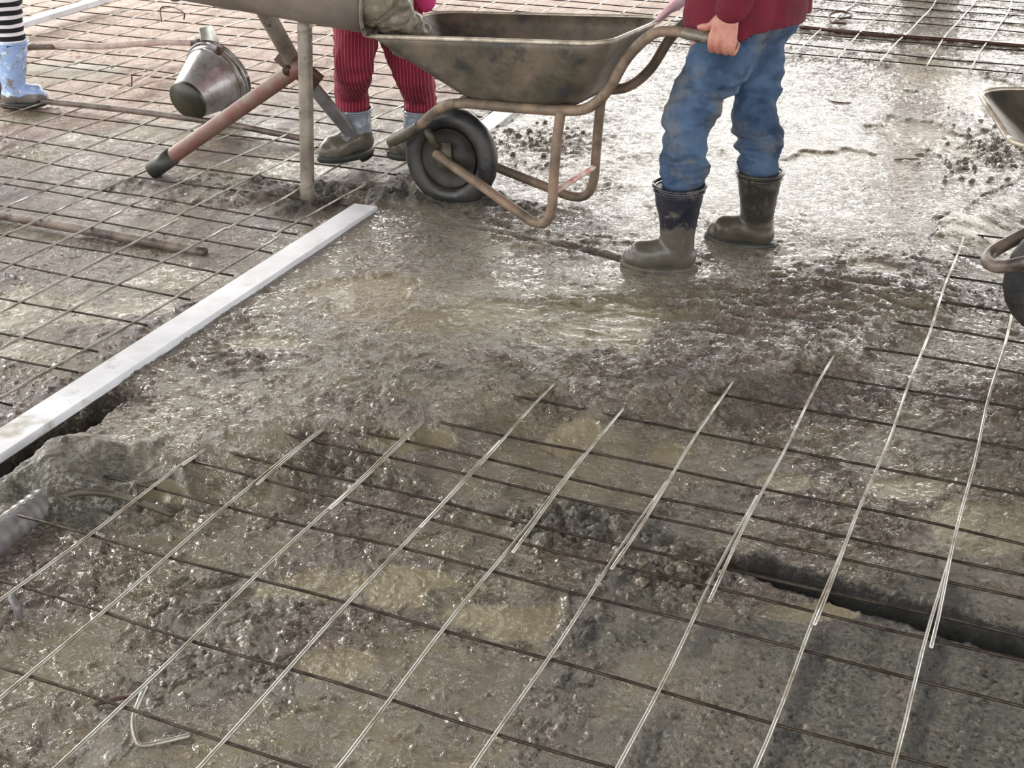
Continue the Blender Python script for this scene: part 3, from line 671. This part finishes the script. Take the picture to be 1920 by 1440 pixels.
# hoe
t = thing('hoe', 'hoe with a long worn wooden handle lying on the mesh behind the bucket', 'hoe', G(390, 100, 0))
h1, h2 = G(20, 96, .035), G(378, 80, .06)
h1 = PD(20, 88, h1.y)
mb = MB(); mb.tube([h1.lerp(h2, i/20)+Vector((0, 0, .006*math.sin(i*.5))) for i in range(21)], [.0155]*21, 12, round_=True); mb.build('handle', M_wood, t)
MB().tube([h1.lerp(h2, i/6*.22) for i in range(7)], .0185, 12, round_=True).build('grip', M_pipe, t)
bt = PD(384, 50, h2.y); bb = PD(393, 100, h2.y-.03)
mb = MB(); d = (bb-bt).normalized(); s = Vector((.45, .9, 0)).normalized(); nn = d.cross(s).normalized()
rs = []
for k in range(9):
    c = bt.lerp(bb, k/8)+nn*.012*math.sin(k/8*PI); wd = .045+.035*k/8
    rs.append([c+s*wd+nn*.003, c+nn*.005, c-s*wd+nn*.003, c-s*wd-nn*.003, c-nn*.005, c+s*wd-nn*.003])
mb.rings(rs); mb.build('blade', M_blade, t)
MB().tube([h2-Vector((.05, 0, 0)), h2+Vector((.03, 0, .0))], .021, 12).build('socket', M_pipe, t)

# ------------------------------------------------------------------ people
def folds(amp, s=1.0, zs=2.2):
    def f(c, n):
        q = Vector((c.x*9*s, c.y*9*s, c.z*9*s*zs)); w_ = Vector((mnoise.noise(q*.6), mnoise.noise(q*.6+Vector((5, 5, 5))), mnoise.noise(q*.6+Vector((9, 1, 4)))))
        r = 1-abs(mnoise.noise(q+w_*1.2))*2
        return amp*(r-.5)+amp*.35*mnoise.noise(q*3.1)
    return f
def limb(mb, pts, rad, n=18, k=5, flat=None, ref=None):
    P, R = crr(pts, rad, k); mb.tube(P, R, n, round_=True, ref=ref, flat=[flat]*len(P) if flat else None)
def boot(parent, toe, heel, top, rtop, mat, sc_=1.0, gz_=0.0, side=0, thick=1.0):
    toe, heel, top = Vector(toe), Vector(heel), Vector(top); toe.z = heel.z = gz_
    d = (toe-heel); L = d.length; d.normalize(); s = d.cross(Vector((0, 0, 1))).normalized(); Z = Vector((0, 0, 1))
    mb = MB(); k = thick
    limb(mb, [heel+d*.045+Z*.048, heel+d*L*.38+Z*.060, heel+d*L*.58+Z*.048, heel+d*L*.76+Z*.042, heel+d*(L-.036)+Z*.038], [.043*k, .047*k, .046*k, .047*k, .033*k], 20, 6)
    an = heel+d*.062+Z*.10
    limb(mb, [heel+d*.052+Z*.05, an, an.lerp(top, .35), an.lerp(top, .7), top-Z*.012], [.044*k, .050*k, .056*k, .9*rtop+.004, rtop], 22, 6)
    me = fuse(mb, .0055, 6, lambda c, n: .0022*(mnoise.noise(Vector((c.x*18, c.y*18, c.z*50)))))
    for v in me.vertices:
        if v.co.z < gz_+.012: v.co.z = gz_+.012
        if v.co.z > top.z-.004: v.co.z = top.z-.004
    o = link('boot', me, mat, parent)
    # sole
    mb = MB(); rs = []
    out = []
    for i in range(36):
        a = 2*PI*i/36; cx = math.cos(a); sx = math.sin(a); u = .5+.5*cx; wd = (.036+.010*math.sin(min(u*1.25, 1)*PI)*1.0+.006*u)*k
        out.append((L*(.5+.5*cx*1.0), wd*sx*(1 if abs(cx) < .7 else 1)))
    for z, e in ((-.006, -.002), (.002, .003), (.014, .003), (.020, 0)):
        rs.append([heel+d*(u+(e if u > L/2 else -e))+s*(v*(1+e*18))+Z*(z+(.008*max(0, u/L-.8)/.2)) for u, v in out])
    mb.rings(rs); mb.build('sole', M_foot if mat is not M_boot else M_sole, o)
    mb = MB(); n = 28; c = top
    mb.tube([c+(d*math.cos(2*PI*i/n)+s*math.sin(2*PI*i/n))*(rtop+.004) for i in range(n+1)], .005, 8)
    mb.tube([c-Z*.014+(d*math.cos(2*PI*i/n)+s*math.sin(2*PI*i/n))*(rtop+.002) for i in range(n+1)], .0035, 8)
    mb.build('boot_rim', mat, o)
    return o
M_sole = pm('muddy sole', (84, 80, 68), (60, 58, 50), 20, .5)

def head(mb, c, face, r=.095):
    face = Vector(face).normalized(); s = face.cross(Vector((0, 0, 1))).normalized(); Z = Vector((0, 0, 1))
    limb(mb, [c+Z*.03, c-Z*.03+face*.01, c-Z*.075+face*.03], [r, r*.86, r*.55], 20)
    limb(mb, [c+face*(r*.86)+Z*.0, c+face*(r*1.12)-Z*.035], [.010, .016], 10)          # nose
    for q in (-1, 1):
        limb(mb, [c+s*q*r*.95+Z*.01, c+s*q*r*.98-Z*.03], [.014, .010], 10)           # ears
        limb(mb, [c+face*r*.83+s*q*.034+Z*.012, c+face*r*.83+s*q*.03+Z*.012], [.011, .011], 8)
    limb(mb, [c+face*r*.84-Z*.068-s*.02, c+face*r*.9-Z*.068, c+face*r*.84-Z*.068+s*.02], [.007, .009, .007], 8)
def hair(parent, c, face, r=.105):
    face = Vector(face).normalized(); mb = MB()
    limb(mb, [c+Vector((0, 0, .05))-face*.012, c-face*.035-Vector((0, 0, .03))], [r, r*.8], 20)
    me = fuse(mb, .01, 2, lambda q, n: .004*mnoise.noise(q*60)); link('hair', me, M_hair, parent)

def grip_hand(mb, c, e1, e2, e3, wrist, gr=.019, sc_=1.0):
    # c on the axis of the thing held; e1 along it towards the thumb, e2 to the back of the hand, e3 towards the wrist
    e1, e2, e3 = (Vector(v).normalized() for v in (e1, e2, e3)); q = lambda a, b, d: c+e1*a*sc_+e2*b*sc_+e3*d*sc_
    for i, (a, l, r) in enumerate(((.031, 1.0, .0098), (.0105, 1.06, .0100), (-.010, 1.0, .0096), (-.029, .85, .0086))):
        g = gr+r*.9
        pts = [q(a*.75, .012, .060), q(a, g+.004, .012*l), q(a, g+.001, -.014*l), q(a, .010, -(g+.002)), q(a, -g*.75, -g*.75*l), q(a, -g-.001, .004*l)]
        limb(mb, pts, [r*1.05*sc_, r*1.22*sc_, r*1.08*sc_, r*1.0*sc_, r*.95*sc_, r*.78*sc_], 12, 4)
    limb(mb, [q(.0, .008, .085), q(.003, .015, .055), q(.004, .020, .025)], [.026*sc_, .034*sc_, .030*sc_], 18, 5, flat=.6, ref=e1)
    limb(mb, [q(.012, .004, .075), q(.030, .006, .050), q(.050, .002, .030), q(.068, -.006, .024), q(.084, -.012, .020)], [.015*sc_, .0165*sc_, .0128*sc_, .0118*sc_, .0085*sc_], 14, 5)
    limb(mb, [q(0, .006, .082), wrist], [.024*sc_, .026*sc_], 16, 5, flat=.8, ref=e1)

def person(name, label, loc): return thing(name, label, 'person', loc)

# --- the man at the handles
tm = person('person', 'person in maroon sweater, blue jeans and muddy boots holding the wheelbarrow handle', G(1340, 500, 0))
grip = BR @ Vector((-.955, .215, .65)); gax = ((BR @ Vector((-.85, .215, .665)))-(BR @ Vector((-.99, .215, .643)))).normalized()
FD = Vector((-.93, .36, 0)).normalized(); SD = Vector((-.36, -.93, 0)).normalized()      # facing, his left
heelL, toeL = G(1306, 512, 0), G(1164, 505, 0)
heelR, toeR = G(1452, 470, 0), G(1322, 452, 0)
topL = PD(1274, 347, heelL.y+.00); topR = PD(1425, 322, heelR.y+.01)
kneeL = PD(1294, 218, 3.80); kneeR = PD(1418, 195, 3.95)
hipL = PD(1352, 40, 3.92); hipR = PD(1410, 40, 4.10)
pel = (hipL+hipR)/2+Vector((0, 0, .08)); chest = pel+Vector((-.02, .01, .36)); neck = chest+Vector((-.03, .01, .20)); hd_c = neck+Vector((-.05, .02, .15))
shL = chest+SD*.17+Vector((0, 0, .10)); shR = chest-SD*.17+Vector((0, 0, .10))
up3 = Vector((0, 0, 1)); e2 = (SD*.95-gax*.0).normalized(); e2 = (e2-gax*e2.dot(gax)).normalized(); e3 = gax.cross(e2); e3 = e3 if e3.z > 0 else -e3
hc = BR @ Vector((-1.022, .215, .629))
wrL = hc+e3*.115+e2*.012+Vector((.004, 0, 0)); elL = wrL+Vector((.10, .02, .24))
hR = PD(1248, 26, 4.235); wrR = hR+Vector((.075, -.01, .075)); elR = wrR+Vector((.20, -.03, .16))
mb = MB()
limb(mb, [pel-up3*.02, pel+up3*.15, chest, chest+up3*.12], [.13, .125, .145, .12], 22, flat=1.15, ref=FD)
limb(mb, [chest+up3*.1, neck, neck+up3*.06], [.07, .052, .052])
head(mb, hd_c, FD)
for a, b_, c_, d_ in ((hipL, kneeL, topL, heelL), (hipR, kneeR, topR, heelR)):
    limb(mb, [a, b_, c_-up3*.02, d_+up3*.09+FD*.075], [.075, .042, .028, .026], 18)
limb(mb, [shL, elL, wrL], [.052, .040, .027], 16); limb(mb, [shR, elR, wrR], [.052, .040, .027], 16)
grip_hand(mb, hc, gax, e2, e3, wrL)
rimd = ((BR @ Vector((-.673, -.2765, .619)))-(BR @ Vector((-.673, .2765, .619)))).normalized()
g2 = Vector((.84, .30, .45)).normalized()
gl = MB(); grip_hand(gl, hR, rimd, Vector((.3, -.6, .6)), Vector((.75, .1, .6)), wrR, gr=.010)
me = fuse(mb, .0036, 3, None); link('body', me, M_skin, tm); hair(tm, hd_c, FD); link('glove', fuse(gl, .003, 3), M_glove, tm)
mb = MB()
hL2 = PD(1362, 62, 3.90); hR2 = PD(1428, 60, 4.05)
limb(mb, [PD(1388, 42, 3.96), PD(1342, 122, 3.86), PD(1318, 165, 3.83), kneeL+Vector((-.002, 0, .0)), PD(1288, 265, 3.76), PD(1284, 315, 3.72), topL-up3*.05], [.108, .094, .080, .071, .066, .062, .052], 24, 6)
limb(mb, [PD(1408, 20, 4.04), PD(1416, 110, 4.0), kneeR, PD(1422, 260, 3.92), topR-up3*.05], [.100, .083, .071, .066, .054], 24, 6)
limb(mb, [hL2+up3*.06+FD*-.02, hR2+up3*.06], [.115, .115], 24)
limb(mb, [pel-up3*.02, pel+up3*.14], [.14, .13], 24, flat=1.1, ref=FD)
ff = folds(.0105, .75, 2.3)
def jf(c, n):
    k = .55+1.5*math.exp(-((c.z-.42)/.13)**2)+.9*math.exp(-((c.z-.31)/.05)**2)
    return ff(c, n)*k
me = fuse(mb, .006, 4, jf); link('jeans', me, M_jeans, tm)
# sweater
mb = MB(); hemc = PD(1402, 44, 3.98)
limb(mb, [hemc, hemc+up3*.12, chest-up3*.06, chest+up3*.08, chest+up3*.13], [.166, .164, .165, .155, .11], 26, 6, flat=1.18, ref=FD)
limb(mb, [PD(1366, 36, 3.865), PD(1385, -60, 3.90)], [.130, .14], 24)
limb(mb, [shL, shL.lerp(elL, .5)+SD*.02, elL+SD*.01, elL.lerp(wrL, .55), wrL-e3*.022], [.075, .066, .060, .052, .046], 18, 6)
limb(mb, [shR, elR, elR.lerp(wrR, .6), wrR+(elR-wrR).normalized()*.05], [.075, .062, .052, .042], 18, 6)
limb(mb, [PD(1486, 20, 4.08), PD(1480, -60, 4.08)], [.055, .08], 14)
me = fuse(mb, .0065, 3, folds(.007, .7, 1.2))
hz = (PD(1395, 56, 3.80)).z
for v in me.vertices:
    if v.co.z < hz and v.co.y > 3.74 and not ((v.co-wrL).length < .13 and v.co.y < 3.79): v.co.z = hz-.003*math.sin(v.co.x*30)
link('sweater', me, M_maroon, tm)
boot(tm, toeL, heelL, topL, .071, M_boot, gz_=.004)
boot(tm, toeR, heelR, topR, .066, M_boot2, gz_=.004)

# --- person in red pinstriped trousers behind the barrow
tp = person('person', 'person in pink top, red striped trousers and grey boots behind the wheelbarrow', G(700, 300, 0))
hA, tA = G(700, 288, 0), G(598, 312, 0); hB, tB = G(812, 292, 0), G(728, 304, 0)
topA = PD(662, 204, hA.y-.02); topB = PD(790, 206, hB.y-.02)
hipA = PD(672, -30, 4.78); hipB = PD(742, -30, 4.86); pe = (hipA+hipB)/2+up3*.06
F2 = Vector((-1, -.12, 0)).normalized(); S2 = Vector((.12, -1, 0)).normalized()
mb = MB(); ch_ = pe+up3*.36; 
limb(mb, [pe, ch_, ch_+up3*.12], [.125, .13, .11], 20); limb(mb, [ch_+up3*.1, ch_+up3*.24], [.055, .05]); head(mb, ch_+up3*.36, F2)
for a, k_, h_ in ((hipA, topA, hA), (hipB, topB, hB)): limb(mb, [a, a.lerp(k_, .55), k_-up3*.02, h_+up3*.09+F2*.06], [.07, .032, .018, .022], 16)
hp2 = PD(795, 20, 4.75)
for q, e_ in ((1, .1), (-1, .0)):
    s_ = ch_+S2*q*.16+up3*.09; w_ = s_+Vector((.05-.1*q, -.0, -.48)); limb(mb, [s_, s_.lerp(w_, .5)+F2*-.03, w_], [.045, .038, .026], 14)
    grip_hand(mb, w_-up3*.08, F2, S2*q, up3, w_, gr=.008)
me = fuse(mb, .006, 2); link('body', me, M_skin, tp); hair(tp, ch_+up3*.36, F2)
mb = MB()
limb(mb, [hipA+up3*.02, PD(668, 60, 4.70), PD(664, 120, 4.66), PD(660, 165, hA.y+.0), topA-up3*.05], [.098, .082, .070, .064, .060], 22, 6)
limb(mb, [hipB+up3*.02, PD(752, 60, 4.80), PD(772, 130, 4.74), PD(786, 175, hB.y), topB-up3*.03], [.098, .082, .070, .062, .058], 22, 6)
limb(mb, [pe-up3*.03, pe+up3*.12], [.14, .13], 22)
link('trousers', fuse(mb, .0065, 3, folds(.006, .9, 1.8)), M_pin, tp)
mb = MB(); limb(mb, [pe+up3*.10, ch_, ch_+up3*.13], [.155, .155, .12], 22)
for q in (1, -1):
    s_ = ch_+S2*q*.16+up3*.09; w_ = s_+Vector((.05-.1*q, 0, -.48)); limb(mb, [s_, s_.lerp(w_, .5)+F2*-.03, w_], [.065, .055, .045], 14)
jk = PD(798, 6, 4.80); limb(mb, [pe+up3*.12, jk+Vector((-.02, 0, .05)), jk], [.13, .05, .035], 16)
link('jacket', fuse(mb, .007, 3, folds(.006, .8, 1.2)), M_pink, tp)
boot(tp, tA, hA, topA, .066, M_boot3, gz_=.012); boot(tp, tB, hB, topB, .062, M_boot3, gz_=.012)

# --- person at the left edge
tl = person('person', 'person in black and white striped trousers and pale blue boots, cut by the left edge', G(10, 190, 0))
hC, tC = G(2, 192, 0), G(92, 186, 0); topC = PD(22, 78, hC.y+.0); F3 = Vector((1, .05, 0)).normalized(); S3 = Vector((-.05, 1, 0)).normalized()
hipC = PD(-10, -190, hC.y+.05); hD, tD = hC+Vector((-.28, .25, 0)), hC+Vector((-.03, .27, 0)); topD = topC+Vector((-.27, .25, 0)); hipD = hipC+Vector((-.02, .18, 0))
pe = (hipC+hipD)/2+up3*.05; ch_ = pe+up3*.36
mb = MB(); limb(mb, [pe, ch_, ch_+up3*.12], [.125, .13, .11], 20); limb(mb, [ch_+up3*.1, ch_+up3*.24], [.055, .05]); head(mb, ch_+up3*.36, F3)
for a, k_, h_ in ((hipC, topC, hC), (hipD, topD, hD)): limb(mb, [a, a.lerp(k_, .55), k_-up3*.02, h_+up3*.09+F3*.06], [.07, .034, .028, .026], 16)
for q in (1, -1):
    s_ = ch_+S3*q*.16+up3*.09; w_ = s_+Vector((.06, 0, -.48)); limb(mb, [s_, s_.lerp(w_, .5)-F3*.03, w_], [.045, .038, .026], 14)
    grip_hand(mb, w_-up3*.08, F3, S3*q, up3, w_, gr=.008)
link('body', fuse(mb, .006, 2), M_skin, tl); hair(tl, ch_+up3*.36, F3)
mb = MB()
limb(mb, [hipC, PD(0, -60, hC.y+.02), PD(10, 30, hC.y), topC-up3*.02], [.10, .085, .068, .058], 22, 6)
limb(mb, [hipD, hipD.lerp(topD, .5), topD-up3*.02], [.10, .08, .058], 22, 6); limb(mb, [pe-up3*.03, pe+up3*.12], [.14, .13], 22)
link('trousers', fuse(mb, .0065, 3, folds(.006, .9, 1.8)), M_strip, tl)
mb = MB(); limb(mb, [pe+up3*.10, ch_, ch_+up3*.13], [.155, .155, .12], 22)
for q in (1, -1):
    s_ = ch_+S3*q*.16+up3*.09; w_ = s_+Vector((.06, 0, -.48)); limb(mb, [s_, s_.lerp(w_, .5)-F3*.03, w_], [.065, .055, .045], 14)
link('jacket', fuse(mb, .008, 3, folds(.006, .8, 1.2)), M_jeans, tl)
boot(tl, tC, hC, topC, .062, M_boot1, gz_=-.02); boot(tl, tD, hD, topD, .062, M_boot1, gz_=-.02)
